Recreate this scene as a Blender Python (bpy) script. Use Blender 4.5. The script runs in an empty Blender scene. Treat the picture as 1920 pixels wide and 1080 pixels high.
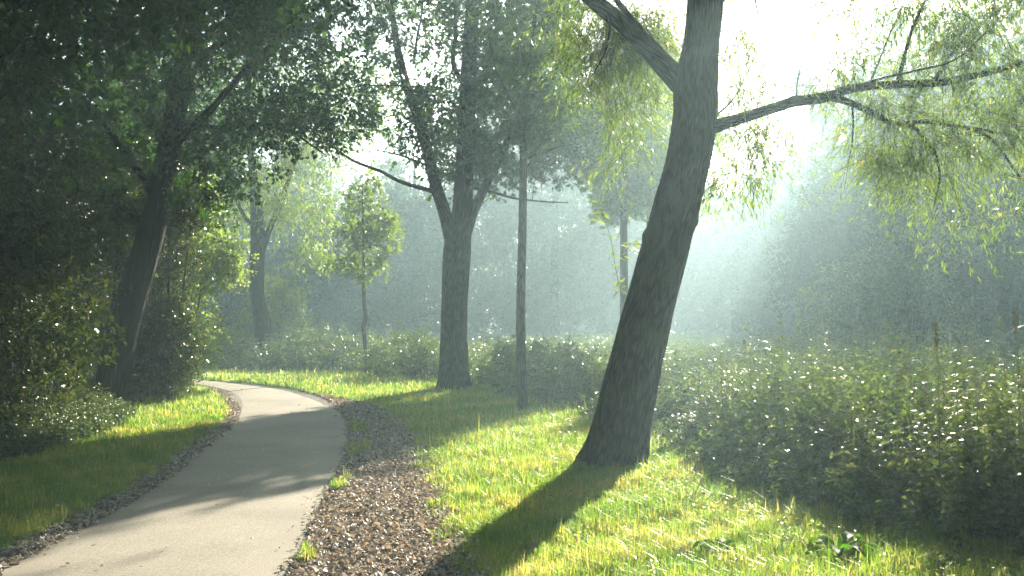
import bpy, math
import numpy as np
from mathutils import Vector, Matrix

C = bpy.context.scene
COL = C.collection
rad = math.radians

# ------------------------------------------------------------------ camera
EYE = 1.6
PITCH = rad(1.53)
cam_d = bpy.data.cameras.new("camera")
cam_d.sensor_width = 36.0
cam_d.lens = 35.0
cam_d.clip_start = 0.05
cam_d.clip_end = 1000
cam = bpy.data.objects.new("camera", cam_d)
COL.objects.link(cam)
cam.location = (0, 0, EYE)
cam.rotation_euler = (rad(90) + PITCH, 0, 0)
C.camera = cam

# ------------------------------------------------------------------ sky and sun
SUN_AZ, SUN_EL = rad(21.5), rad(21.0)
world = bpy.data.worlds.new("World")
C.world = world
world.use_nodes = True
wn = world.node_tree.nodes
wl = world.node_tree.links
wn.clear()
wo = wn.new("ShaderNodeOutputWorld")
bg = wn.new("ShaderNodeBackground")
sky = wn.new("ShaderNodeTexSky")
sky.sky_type = 'NISHITA'
sky.sun_disc = False
sky.sun_elevation = SUN_EL
sky.sun_rotation = SUN_AZ
sky.air_density = 1.0
sky.dust_density = 2.0
sky.ozone_density = 1.0
bg.inputs[1].default_value = 0.05
wl.new(sky.outputs[0], bg.inputs[0])
wl.new(bg.outputs[0], wo.inputs[0])

SUNV = Vector((math.cos(SUN_EL) * math.sin(SUN_AZ), math.cos(SUN_EL) * math.cos(SUN_AZ), math.sin(SUN_EL)))
sd = bpy.data.lights.new("sun", 'SUN')
sd.energy = 5.0
sd.angle = rad(0.55)
sd.color = (1.0, 0.90, 0.72)
so = bpy.data.objects.new("sun", sd)
COL.objects.link(so)
so.location = (10, 30, 40)
so.rotation_euler = SUNV.to_track_quat('Z', 'Y').to_euler()

C.view_settings.view_transform = 'Standard'
C.view_settings.look = 'None'
C.view_settings.exposure = 2.4
C.view_settings.gamma = 1.0
C.render.engine = 'CYCLES'
C.cycles.max_bounces = 5
C.cycles.diffuse_bounces = 3
C.cycles.glossy_bounces = 2
C.cycles.transmission_bounces = 3
C.cycles.volume_bounces = 1
C.cycles.use_denoising = True
C.cycles.sample_clamp_indirect = 8.0
C.cycles.sample_clamp_direct = 5.0

HAZE_DENSITY = 0.0038

# ------------------------------------------------------------------ helpers
R = np.random.default_rng(7)
FOC = 1920 / 36.0 * 35.0
cP, sP = math.cos(PITCH), math.sin(PITCH)

def P(px, py, Y):
    """point of the place at distance Y from the viewer for a photo pixel"""
    x = (px - 960) / FOC
    z = (540 - py) / FOC
    dy = cP - z * sP
    dz = sP + z * cP
    t = Y / dy
    return np.array([x * t, Y, EYE + dz * t])

def G(px, py):
    """ground point under a photo pixel"""
    x = (px - 960) / FOC
    z = (540 - py) / FOC
    dy = cP - z * sP
    dz = sP + z * cP
    t = -EYE / dz
    return np.array([x * t, dy * t, 0.0])

class Acc:
    """collects quads (and a per-vertex tone) for ONE mesh"""
    def __init__(self):
        self.v, self.f, self.m, self.s, self.r, self.u = [], [], [], [], [], []
        self.n = 0
    def add(self, v, f, mat=0, smooth=False, rnd=None, ub=None):
        v = np.asarray(v, np.float32).reshape(-1, 3)
        f = np.asarray(f, np.int32).reshape(-1, 4)
        self.v.append(v)
        self.f.append(f + self.n)
        self.m.append(np.full(len(f), mat, np.int32))
        self.s.append(np.full(len(f), smooth, bool))
        if rnd is None:
            rnd = np.full(len(v), 0.5, np.float32)
        self.r.append(np.asarray(rnd, np.float32))
        self.u.append(v if ub is None else np.asarray(ub, np.float32).reshape(-1, 3))
        self.n += len(v)
    def build(self, name, mats, parent=None, origin=None, unbent=False):
        v = np.concatenate(self.v)
        f = np.concatenate(self.f)
        if origin is not None:
            v = v - np.asarray(origin, np.float32)
        me = bpy.data.meshes.new(name)
        me.vertices.add(len(v))
        me.vertices.foreach_set("co", v.ravel())
        me.loops.add(len(f) * 4)
        me.loops.foreach_set("vertex_index", f.ravel())
        me.polygons.add(len(f))
        me.polygons.foreach_set("loop_start", np.arange(len(f), dtype=np.int32) * 4)
        me.polygons.foreach_set("loop_total", np.full(len(f), 4, np.int32))
        me.polygons.foreach_set("material_index", np.concatenate(self.m))
        me.polygons.foreach_set("use_smooth", np.concatenate(self.s))
        a = me.attributes.new("rnd", 'FLOAT', 'POINT')
        a.data.foreach_set("value", np.concatenate(self.r))
        if unbent:
            a = me.attributes.new("unbent", 'FLOAT_VECTOR', 'POINT')
            a.data.foreach_set("vector", np.concatenate(self.u).ravel())
        me.update(calc_edges=True)
        for m in (mats if isinstance(mats, (list, tuple)) else [mats]):
            me.materials.append(m)
        o = bpy.data.objects.new(name, me)
        COL.objects.link(o)
        if parent is not None:
            o.parent = parent
        elif origin is not None:
            o.location = tuple(float(q) for q in origin)
        return o

def unit(a):
    return a / np.maximum(np.linalg.norm(a, axis=-1, keepdims=True), 1e-9)

def catmull(pts, n):
    """smooth resample; pts (k,d)"""
    p = np.asarray(pts, float)
    k = len(p)
    q = np.vstack([2 * p[0] - p[1], p, 2 * p[-1] - p[-2]])
    t = np.linspace(0, k - 1 - 1e-6, n)
    i = t.astype(int)
    u = (t - i)[:, None]
    a, b, c, d = q[i], q[i + 1], q[i + 2], q[i + 3]
    return 0.5 * (2 * b + (c - a) * u + (2 * a - 5 * b + 4 * c - d) * u ** 2 + (-a + 3 * b - 3 * c + d) * u ** 3)

def tube(acc, pts, radii, sides=8, mat=0, rough=0.0, smooth=True, tone=0.5, roots=0.0, ridges=0.0, knots=()):
    pts = np.asarray(pts, float)
    n = len(pts)
    radii = np.asarray(radii, float) * np.ones(n)
    T = unit(np.gradient(pts, axis=0))
    ref = np.array([1.0, 0, 0]) if abs(T[0][0]) < 0.9 else np.array([0, 1.0, 0])
    U = unit(ref - T * (T @ ref)[:, None])
    W = np.cross(T, U)
    a = np.linspace(0, 2 * math.pi, sides, endpoint=False)
    rr = radii[:, None] * np.ones((1, sides))
    if rough:
        ph = R.uniform(0, 6.28, 6)
        s = np.linspace(0, 1, n)[:, None]
        for k, (q, h) in enumerate(((2, 1.3), (3, 2.1), (5, 3.7), (7, 5.3), (11, 2.0), (17, 1.0))):
            rr = rr * (1 + rough * np.sin(q * a[None, :] + ph[k] + h * 3 * s) / (1 + 0.35 * k))
    sc_ = np.concatenate([[0], np.cumsum(np.linalg.norm(np.diff(pts, axis=0), axis=1))])[:, None]
    if roots:
        q = np.maximum(0, np.sin(2.5 * a + 0.9) ** 2 * 0.6 + 0.6 * np.maximum(0, np.sin(3 * a - 0.6)))[None, :]
        rr = rr * (1 + roots * q * np.exp(-sc_ / 0.22))
    if ridges:
        w_ = a[None, :] + 0.10 * np.sin(sc_ * 2.3 + 3 * a[None, :]) + 0.05 * np.sin(sc_ * 6.1 + 5 * a[None, :])
        g = np.abs(np.sin(15 * w_ + 0.8 * np.sin(sc_ * 4.0))) + 0.5 * np.abs(np.sin(24 * w_ + 1.7 + 1.1 * np.sin(sc_ * 5.3)))
        rr = rr * (1 + ridges * (g - 0.8) * (0.6 + 0.4 * np.sin(sc_ * 9 + 4 * a[None, :])))
    for ks, ka, kh, kw in knots:
        da = (a[None, :] - ka + math.pi) % (2 * math.pi) - math.pi
        rr = rr + kh * np.exp(-((sc_ - ks) ** 2) / kw ** 2 - (da * radii[:, None]) ** 2 / kw ** 2)
    v = pts[:, None, :] + rr[..., None] * (np.cos(a)[None, :, None] * U[:, None, :] + np.sin(a)[None, :, None] * W[:, None, :])
    i = np.arange(n - 1)[:, None] * sides
    j = np.arange(sides)[None, :]
    j2 = (j + 1) % sides
    f = np.stack([i + j, i + j2, i + j2 + sides, i + j + sides], -1)
    sl = np.concatenate([[0], np.cumsum(np.linalg.norm(np.diff(pts, axis=0), axis=1))])
    ru = float(radii.max())
    ub = np.stack([ru * np.cos(a)[None, :] * np.ones((n, 1)), ru * np.sin(a)[None, :] * np.ones((n, 1)), sl[:, None] * np.ones((1, sides))], -1)
    acc.add(v, f, mat, smooth, np.full(n * sides, tone), ub)

def leaves(acc, p, d, L, W, mat=0, up=None, fold=0.18, rnd=None, droop=0.0):
    """leaf-shaped quads: p base, d direction, L length, W width (arrays)"""
    n = len(p)
    d = unit(d)
    if up is None:
        up = unit(R.normal(size=(n, 3)) * 0.6 + np.array([0, 0, 1.0]))
    s = unit(np.cross(d, up))
    nn = np.cross(s, d)
    L = (np.ones(n) * L)[:, None]
    W = (np.ones(n) * W)[:, None]
    mid = p + d * L * 0.48 + nn * L * 0.03
    a = p
    b = mid + s * W * 0.5 + nn * W * fold
    c = p + d * L - nn * L * 0.10 + np.array([0, 0, -1.0]) * L * droop
    e = mid - s * W * 0.5 + nn * W * fold
    v = np.stack([a, b, c, e], 1).reshape(-1, 3)
    f = np.arange(n * 4).reshape(n, 4)
    if rnd is None:
        rnd = R.uniform(0, 1, n)
    acc.add(v, f, mat, False, np.repeat(rnd, 4))

# ------------------------------------------------------------------ materials
def ramp(nt, cols):
    r = nt.nodes.new("ShaderNodeValToRGB")
    el = r.color_ramp.elements
    el[0].position, el[0].color = cols[0][0], (*cols[0][1], 1)
    el[1].position, el[1].color = cols[-1][0], (*cols[-1][1], 1)
    for q, c in cols[1:-1]:
        e = el.new(q)
        e.color = (*c, 1)
    return r

def newmat(name):
    m = bpy.data.materials.new(name)
    m.use_nodes = True
    nt = m.node_tree
    nt.nodes.clear()
    out = nt.nodes.new("ShaderNodeOutputMaterial")
    return m, nt, out

def leafmat(name, cols, trans=(0.5, 0.6, 0.1), tr=0.45, rough=0.45, spec=0.5):
    m, nt, out = newmat(name)
    N, L = nt.nodes, nt.links
    at = N.new("ShaderNodeAttribute"); at.attribute_name = "rnd"
    r = ramp(nt, cols)
    L.new(at.outputs["Fac"], r.inputs[0])
    pb = N.new("ShaderNodeBsdfPrincipled")
    pb.inputs["Roughness"].default_value = rough
    pb.inputs["Specular IOR Level"].default_value = spec
    L.new(r.outputs[0], pb.inputs["Base Color"])
    tb = N.new("ShaderNodeBsdfTranslucent")
    mx = N.new("ShaderNodeMix"); mx.data_type = 'RGBA'; mx.blend_type = 'MULTIPLY'
    mx.inputs[0].default_value = 1.0
    L.new(r.outputs[0], mx.inputs[6])
    mx.inputs[7].default_value = (*[q * 4.0 for q in trans], 1)
    L.new(mx.outputs[2], tb.inputs[0])
    ms = N.new("ShaderNodeMixShader"); ms.inputs[0].default_value = tr
    L.new(pb.outputs[0], ms.inputs[1]); L.new(tb.outputs[0], ms.inputs[2])
    L.new(ms.outputs[0], out.inputs[0])
    return m

def barkmat(name, c1, c2, sx=14, sz=1.6, bump=0.6, dist=0.03, moss=None):
    m, nt, out = newmat(name)
    N, L = nt.nodes, nt.links
    tc = N.new("ShaderNodeAttribute"); tc.attribute_name = "unbent"
    mp = N.new("ShaderNodeMapping"); mp.inputs["Scale"].default_value = (sx, sx, sz)
    L.new(tc.outputs["Vector"], mp.inputs[0])
    n1 = N.new("ShaderNodeTexNoise"); n1.inputs["Scale"].default_value = 1.0
    n1.inputs["Detail"].default_value = 8; n1.inputs["Roughness"].default_value = 0.6
    n1.inputs["Distortion"].default_value = 0.8
    L.new(mp.outputs[0], n1.inputs[0])
    vo = N.new("ShaderNodeTexVoronoi"); vo.feature = 'DISTANCE_TO_EDGE'; vo.inputs["Scale"].default_value = 1.3
    L.new(mp.outputs[0], vo.inputs[0])
    md = N.new("ShaderNodeMath"); md.operation = 'MULTIPLY'
    vr = ramp(nt, [(0.0, (0, 0, 0)), (0.25, (1, 1, 1))])
    L.new(vo.outputs[0], vr.inputs[0])
    L.new(vr.outputs[0], md.inputs[0]); L.new(n1.outputs[0], md.inputs[1])
    r = ramp(nt, [(0.1, c1), (0.6, c2)])
    L.new(md.outputs[0], r.inputs[0])
    pb = N.new("ShaderNodeBsdfPrincipled")
    pb.inputs["Roughness"].default_value = 0.9
    pb.inputs["Specular IOR Level"].default_value = 0.1
    col = r.outputs[0]
    if moss:
        n2 = N.new("ShaderNodeTexNoise"); n2.inputs["Scale"].default_value = 2.2; n2.inputs["Detail"].default_value = 4
        L.new(tc.outputs["Vector"], n2.inputs[0])
        r2 = ramp(nt, [(0.48, (0, 0, 0)), (0.68, (1, 1, 1))])
        L.new(n2.outputs[0], r2.inputs[0])
        mx = N.new("ShaderNodeMix"); mx.data_type = 'RGBA'
        L.new(r2.outputs[0], mx.inputs[0]); L.new(col, mx.inputs[6])
        mx.inputs[7].default_value = (*moss, 1)
        col = mx.outputs[2]
    L.new(col, pb.inputs["Base Color"])
    bp = N.new("ShaderNodeBump"); bp.inputs["Strength"].default_value = bump; bp.inputs["Distance"].default_value = dist
    L.new(md.outputs[0], bp.inputs["Height"])
    L.new(bp.outputs[0], pb.inputs["Normal"])
    L.new(pb.outputs[0], out.inputs[0])
    return m

def groundmat(name, cols, scale, detail=8, bump=0.3, dist=0.02, rough=0.9, scale2=None, cols2=None):
    m, nt, out = newmat(name)
    N, L = nt.nodes, nt.links
    tc = N.new("ShaderNodeTexCoord")
    n1 = N.new("ShaderNodeTexNoise"); n1.inputs["Scale"].default_value = scale; n1.inputs["Detail"].default_value = detail
    n1.inputs["Roughness"].default_value = 0.7
    L.new(tc.outputs["Object"], n1.inputs[0])
    r = ramp(nt, cols)
    L.new(n1.outputs[0], r.inputs[0])
    col = r.outputs[0]
    if scale2:
        n2 = N.new("ShaderNodeTexNoise"); n2.inputs["Scale"].default_value = scale2; n2.inputs["Detail"].default_value = 5
        L.new(tc.outputs["Object"], n2.inputs[0])
        r2 = ramp(nt, cols2)
        L.new(n2.outputs[0], r2.inputs[0])
        mx = N.new("ShaderNodeMix"); mx.data_type = 'RGBA'; mx.blend_type = 'MULTIPLY'; mx.inputs[0].default_value = 1
        L.new(col, mx.inputs[6]); L.new(r2.outputs[0], mx.inputs[7])
        col = mx.outputs[2]
    pb = N.new("ShaderNodeBsdfPrincipled")
    pb.inputs["Roughness"].default_value = rough
    pb.inputs["Specular IOR Level"].default_value = 0.3
    L.new(col, pb.inputs["Base Color"])
    bp = N.new("ShaderNodeBump"); bp.inputs["Strength"].default_value = bump; bp.inputs["Distance"].default_value = dist
    L.new(n1.outputs[0], bp.inputs["Height"])
    L.new(bp.outputs[0], pb.inputs["Normal"])
    L.new(pb.outputs[0], out.inputs[0])
    return m

M = {}
M['willow_bark'] = barkmat('willow_bark', (0.006, 0.005, 0.004), (0.085, 0.068, 0.050), 23, 3.4, 1.0, 0.05, (0.045, 0.045, 0.024))
M['oak_bark'] = barkmat('oak_bark', (0.012, 0.010, 0.008), (0.075, 0.062, 0.05), 19, 3.0, 1.0, 0.045)
M['smooth_bark'] = barkmat('smooth_bark', (0.04, 0.035, 0.03), (0.12, 0.105, 0.085), 18, 3.0, 0.4, 0.01)
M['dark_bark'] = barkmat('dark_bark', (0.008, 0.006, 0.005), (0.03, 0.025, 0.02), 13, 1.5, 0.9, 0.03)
M['willow_leaf'] = leafmat('willow_leaf', [(0, (0.05, 0.085, 0.02)), (0.6, (0.085, 0.125, 0.03)), (0.92, (0.15, 0.16, 0.045)), (1, (0.22, 0.15, 0.06))], (0.72, 0.75, 0.22), 0.5, 0.4)
M['oak_leaf'] = leafmat('oak_leaf', [(0, (0.022, 0.042, 0.012)), (0.7, (0.038, 0.066, 0.016)), (1, (0.08, 0.09, 0.025))], (0.5, 0.62, 0.15), 0.38, 0.38)
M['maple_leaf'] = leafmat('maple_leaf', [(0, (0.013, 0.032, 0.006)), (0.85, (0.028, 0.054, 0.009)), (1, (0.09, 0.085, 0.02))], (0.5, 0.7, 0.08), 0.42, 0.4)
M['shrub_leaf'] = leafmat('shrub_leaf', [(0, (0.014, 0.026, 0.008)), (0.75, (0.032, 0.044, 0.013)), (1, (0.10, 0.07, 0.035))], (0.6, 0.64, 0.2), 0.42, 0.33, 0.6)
M['sunny_leaf'] = leafmat('sunlit_shrub_leaf', [(0, (0.07, 0.10, 0.03)), (0.75, (0.12, 0.15, 0.04)), (1, (0.2, 0.17, 0.07))], (0.72, 0.80, 0.5), 0.5, 0.33, 0.7)  # lighter copy of the shrub leaf; the bush's sunlit look is in the colour
M['sapling_leaf'] = leafmat('sapling_leaf', [(0, (0.05, 0.08, 0.02)), (1, (0.11, 0.14, 0.035))], (0.62, 0.66, 0.2), 0.5, 0.45)
M['nettle_leaf'] = leafmat('nettle_leaf', [(0, (0.025, 0.045, 0.014)), (0.8, (0.06, 0.082, 0.028)), (1, (0.15, 0.13, 0.06))], (0.66, 0.70, 0.30), 0.42, 0.34, 0.9)
M['ivy_leaf'] = leafmat('ivy_leaf', [(0, (0.045, 0.07, 0.035)), (1, (0.09, 0.12, 0.065))], (0.5, 0.6, 0.25), 0.25, 0.45, 0.6)
M['grass'] = leafmat('grass_blade', [(0, (0.028, 0.088, 0.010)), (0.5, (0.075, 0.14, 0.020)), (0.82, (0.17, 0.185, 0.06)), (1, (0.32, 0.27, 0.15))], (1.05, 0.86, 0.52), 0.52, 0.42, 0.55)
M['reed_blade'] = leafmat('reed_blade', [(0, (0.05, 0.09, 0.02)), (1, (0.12, 0.14, 0.05))], (0.6, 0.62, 0.2), 0.35, 0.35, 0.6)
M['dead_leaf'] = leafmat('dead_leaf', [(0, (0.085, 0.078, 0.068)), (0.5, (0.30, 0.27, 0.24)), (0.85, (0.48, 0.445, 0.40)), (1, (0.6, 0.56, 0.5))], (0.5, 0.38, 0.26), 0.12, 0.6, 0.3)
M['forest_leaf'] = leafmat('forest_leaf', [(0, (0.025, 0.04, 0.015)), (1, (0.05, 0.07, 0.025))], (0.45, 0.5, 0.15), 0.35, 0.55, 0.3)
M['stem'] = leafmat('herb_stem', [(0, (0.07, 0.09, 0.03)), (1, (0.14, 0.11, 0.05))], (0.5, 0.5, 0.15), 0.15, 0.5)
M['soil'] = groundmat('meadow_soil', [(0.35, (0.02, 0.022, 0.010)), (0.65, (0.05, 0.06, 0.02))], 9, 8, 0.6, 0.03)
M['asphalt'] = groundmat('pale_asphalt', [(0.30, (0.11, 0.10, 0.083)), (0.5, (0.28, 0.255, 0.21)), (0.72, (0.44, 0.40, 0.33))], 95, 4, 0.5, 0.006, 0.8,
                         0.9, [(0.3, (0.72, 0.71, 0.70)), (0.5, (0.92, 0.91, 0.9)), (0.7, (1, 1, 1))])
M['litter_soil'] = groundmat('litter_soil', [(0.35, (0.06, 0.05, 0.042)), (0.65, (0.22, 0.19, 0.16))], 45, 8, 0.9, 0.02)

# ------------------------------------------------------------------ tagging
def tag(o, label=None, cat=None, group=None, kind=None):
    if label: o['label'] = label
    if cat: o['category'] = cat
    if group: o['group'] = group
    if kind: o['kind'] = kind
    return o

def thing(name, loc, label, cat, group=None):
    o = bpy.data.objects.new(name, None)
    o.empty_display_size = 0.3
    COL.objects.link(o)
    o.location = tuple(float(q) for q in loc)
    return tag(o, label, cat, group)

# ------------------------------------------------------------------ path, strip and lawn outlines (top view, metres)
Ls = np.array([(-3.05, -6), (-3.12, 3), (-3.18, 6.29), (-3.24, 8.53), (-3.42, 10.3), (-3.68, 11.95), (-4.12, 14.9), (-4.75, 17.6), (-5.5, 19.9), (-6.4, 21.7), (-7.6, 23.3), (-9.4, 24.6), (-12, 25.6), (-17, 26.5)])
Rs = np.array([(-1.15, -6), (-1.3, 3), (-1.40, 6.1), (-1.63, 8.53), (-1.80, 10.3), (-1.98, 12.0), (-2.5, 15.0), (-3.15, 17.2), (-4.0, 19.3), (-4.95, 21.2), (-6.5, 23.1), (-8.9, 25.8), (-11.8, 27.2), (-17, 28.2)])
ls = catmull(Ls, 220)
rs = catmull(Rs, 220)
lsx = lambda y: np.interp(y, Ls[:, 1], Ls[:, 0])
rsx = lambda y: np.interp(y, Rs[:, 1], Rs[:, 0])
# right rim of the leaf-covered strip, left rim of herbs, right rim of the left undergrowth
xs_f = lambda y: np.interp(y, [-6, 3, 6.2, 7.5, 10.7, 11.95, 13.9, 17.0, 19.3, 21], [-0.1, -0.15, -0.25, -0.45, -0.88, -1.06, -1.36, -2.2, -3.5, -4.7])
xh_f = lambda y: np.interp(y, [-2, 4, 6, 6.5, 7.1, 8, 10.3, 12.4, 16.1, 19.9, 22.5, 26, 27, 28.5], [7, 5.2, 3.7, 3.4, 2.9, 2.35, 2.0, 1.8, .9, -.3, -1.2, -3.6, -6.4, -14])
xu_f = lambda y: np.interp(y, [3, 7, 10.3, 13, 15, 16.6, 18, 20.6, 23, 26], [-5.4, -5.4, -5.35, -5.3, -5.7, -6.6, -6.9, -6.9, -9.0, -14])

def path_d(x, y):
    """signed distance-like value: <0 inside the path"""
    c = (ls + rs) / 2
    w = np.linalg.norm(ls - rs, axis=1) / 2
    out = np.empty(len(x))
    for i in range(0, len(x), 20000):
        dx = x[i:i + 20000, None] - c[None, :, 0]
        dy = y[i:i + 20000, None] - c[None, :, 1]
        d = np.hypot(dx, dy)
        k = d.argmin(1)
        out[i:i + 20000] = d[np.arange(len(k)), k] - w[k]
    return out

# ------------------------------------------------------------------ ground, path, leaf strip
def grid_sheet(name, x0, x1, y0, y1, nx, ny, zf, mat):
    gx = np.linspace(x0, x1, nx); gy = np.linspace(y0, y1, ny)
    X, Y = np.meshgrid(gx, gy)
    v = np.stack([X, Y, zf(X, Y)], -1).reshape(-1, 3)
    i = np.arange(ny - 1)[:, None] * nx; j = np.arange(nx - 1)[None, :]
    f = np.stack([i + j, i + j + 1, i + j + 1 + nx, i + j + nx], -1)
    a = Acc(); a.add(v, f, 0, True)
    return a.build(name, mat)

def gz(X, Y):
    far = np.clip((np.hypot(X, Y) - 32) / 30, 0, 1)
    return far * 0.35 * (np.sin(X * 0.13 + 1) * np.cos(Y * 0.11) + 0.3)
tag(grid_sheet('ground', -150, 150, -60, 170, 120, 100, gz, M['soil']), kind='structure')

wob = lambda n, s, amp: amp * np.convolve(R.normal(size=n + 2 * s), np.ones(s) / s, 'same')[s:s + n] * math.sqrt(s)
def ribbon(name, a, b, z, mat, cols=8):
    t = np.linspace(0, 1, cols)[None, :, None]
    q = a[:, None, :] * (1 - t) + b[:, None, :] * t
    n = len(a)
    v = np.concatenate([q, np.full((n, cols, 1), z)], -1)
    # gently raised middle, edge tucked down
    v[..., 2] += 0.010 * (1 - (2 * t[..., 0] - 1) ** 2)
    i = np.arange(n - 1)[:, None] * cols; j = np.arange(cols - 1)[None, :]
    f = np.stack([i + j, i + j + 1, i + j + 1 + cols, i + j + cols], -1)
    A = Acc(); A.add(v.reshape(-1, 3), f, 0, True)
    return A.build(name, mat)
lw = ls.copy(); rw = rs.copy()
lw[:, 0] += wob(len(lw), 3, 0.008); rw[:, 0] += wob(len(rw), 3, 0.008)
tag(ribbon('footpath', lw, rw, 0.008, M['asphalt'], 9), kind='structure')
yy = np.linspace(-6, 19.8, 180)
sa = np.stack([rsx(yy) - 0.05, yy], 1); sb = np.stack([xs_f(yy) + wob(len(yy), 4, 0.05), yy], 1)
tag(ribbon('leafy_side_track', sa, sb, 0.004, M['litter_soil'], 8), kind='structure')
yl = np.linspace(-6, 20.5, 180)
sa = np.stack([lsx(yl) - 0.24 + wob(len(yl), 4, 0.05), yl], 1); sb = np.stack([lsx(yl) + 0.05, yl], 1)
tag(ribbon('soil_verge', sa, sb, 0.004, M['litter_soil'], 5), kind='structure')

# ------------------------------------------------------------------ trees: skeleton growth and foliage
def blob_points(blobs, n, shell=0.35):
    """blobs: (cx,cy,cz,rx,ry,rz,weight)"""
    w = np.array([b[6] if len(b) > 6 else b[3] * b[4] * b[5] for b in blobs], float)
    k = R.choice(len(blobs), n, p=w / w.sum())
    B = np.array([b[:6] for b in blobs], float)[k]
    d = unit(R.normal(size=(n, 3)))
    r = R.uniform(shell ** 3, 1, n) ** (1 / 3)
    return B[:, :3] + d * r[:, None] * B[:, 3:6]

def grow(acc, nodes, nrad, targets, mat=1, rmin=0.005, rmax=0.035, sag=0.0, sides=4, joint=0.45):
    """join every target to the growing skeleton with a bent twig; returns twig directions at targets"""
    nodes = np.asarray(nodes, float); nrad = np.asarray(nrad, float)
    d0 = np.min(np.linalg.norm(targets[:, None] - nodes[None], axis=2), axis=1)
    order = np.argsort(d0)
    buf = np.empty((len(nodes) + 4 * len(targets), 3)); buf[:len(nodes)] = nodes
    rb = np.empty(len(buf)); rb[:len(nodes)] = nrad
    m = len(nodes)
    dirs = np.zeros_like(targets)
    for k in order:
        t = targets[k]
        dd = np.linalg.norm(buf[:m] - t, axis=1) + 0.25 * np.maximum(0, buf[:m, 2] - t[2])
        j = int(dd.argmin())
        s = buf[j]
        L = np.linalg.norm(t - s)
        r0 = min(rmax, max(rmin, rb[j] * joint, 0.0), rmin + 0.012 * L + 0.002)
        r0 = max(r0, rmin)
        side = R.normal(size=3) * 0.10 * L
        q1 = s + (t - s) * 0.33 + side + np.array([0, 0, 0.10 * L])
        q2 = s + (t - s) * 0.70 + side * 0.7 + np.array([0, 0, 0.08 * L - sag * L])
        pts = catmull([s, q1, q2, t], 7)
        tube(acc, pts, np.linspace(r0, max(rmin * 0.7, r0 * 0.45), 7), sides, mat)
        rr = np.linspace(r0, max(rmin, r0 * 0.5), 4)
        for a in range(1, 4):
            buf[m] = pts[a * 2]; rb[m] = rr[a]; m += 1
        dirs[k] = unit(t - q2)
    return dirs

def foliage(acc, tips, dirs, per, spread, L, W, style='broad', mat=0, hang=0.0, twig=True, spray=0.35):
    """sprays of leaves round the branch tips"""
    n = len(tips)
    ns = max(2, per // 8)                       # sprays per tip
    T = np.repeat(tips, ns, 0)
    D = np.repeat(dirs, ns, 0)
    if style == 'willow':
        sd_ = unit(R.normal(size=T.shape) * np.array([1, 1, 0.5]) * 0.9 + D * 0.5 + np.array([0, 0, -hang]))
    else:
        sd_ = unit(R.normal(size=T.shape) + D * 0.5 + np.array([0, 0, 0.1 - hang]))
    SL = spray * R.uniform(0.5, 1.3, len(T))
    O = T + R.normal(size=T.shape) * spread * 0.45
    if twig:
        # thin twig of each spray, a flat three-sided sliver tube drawn as two crossed quads
        side = unit(np.cross(sd_, R.normal(size=T.shape)))
        side2 = np.cross(sd_, side)
        E = O + sd_ * SL[:, None] + np.array([0, 0, -1.0]) * (SL * hang * 0.25)[:, None]
        for s_ in (side, side2):
            w = 0.0022
            v = np.stack([O - s_ * w, O + s_ * w, E + s_ * w * 0.5, E - s_ * w * 0.5], 1).reshape(-1, 3)
            acc.add(v, np.arange(len(v)).reshape(-1, 4), 1, False)
    k = max(4, per // ns)
    u = R.uniform(0.08, 1.05, (len(T), k))
    p = O[:, None] + sd_[:, None] * (SL[:, None] * u)[..., None]
    p[..., 2] -= (SL[:, None] * u ** 2) * hang * 0.25
    dl = R.normal(size=p.shape)
    if style == 'willow':
        dl = unit(dl * 0.55 + sd_[:, None] * 0.7 + np.array([0, 0, -0.55]))
    else:
        dl = unit(dl * 0.8 + sd_[:, None] * 0.55 + np.array([0, 0, -0.15]))
    p = p.reshape(-1, 3) + R.normal(size=(p.size // 3, 3)) * spread * 0.10
    dl = dl.reshape(-1, 3)
    m = len(p)
    tone = np.clip(np.repeat(R.uniform(0, 1, n), ns * k) * 0.45 + R.uniform(0, 1, m) * 0.55, 0, 1)
    leaves(acc, p, dl, L * R.uniform(0.6, 1.25, m), W * R.uniform(0.7, 1.2, m), mat, rnd=tone)

def trunk_part(root, name, ctrl, radii, n, sides, bark, rough=0.03, flare=0.0, roots=0.0, ridges=0.0, knots=()):
    """tapered limb from control points (world), with a root flare if it stands on the ground"""
    o = np.array(root.location)
    c = catmull(ctrl, n)
    r = catmull(np.array(radii)[:, None], n)[:, 0]
    if flare:
        z = c[:, 2] - 0.0
        r = r * (1 + flare * np.exp(-np.maximum(z, 0) / 0.16))
    a = Acc()
    tube(a, c - o, r, sides, 0, rough, roots=roots, ridges=ridges, knots=knots)
    ob = a.build(name, bark, root, unbent=True)
    return c, r, ob

def crown_part(root, skel, srad, targets, leaf, bark, per, spread, L, W, style='broad', hang=0.0, rmax=0.035, sag=0.0, spray=0.35, name='crown', rmin=0.005, twig=True):
    a = Acc()
    o = np.array(root.location)
    tg = targets - o
    d = grow(a, np.asarray(skel) - o, srad, tg, 1, rmin, rmax, sag)
    foliage(a, tg, d, per, spread, L, W, style, 0, hang, twig, spray)
    return a.build(name, [leaf, bark], root)

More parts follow.
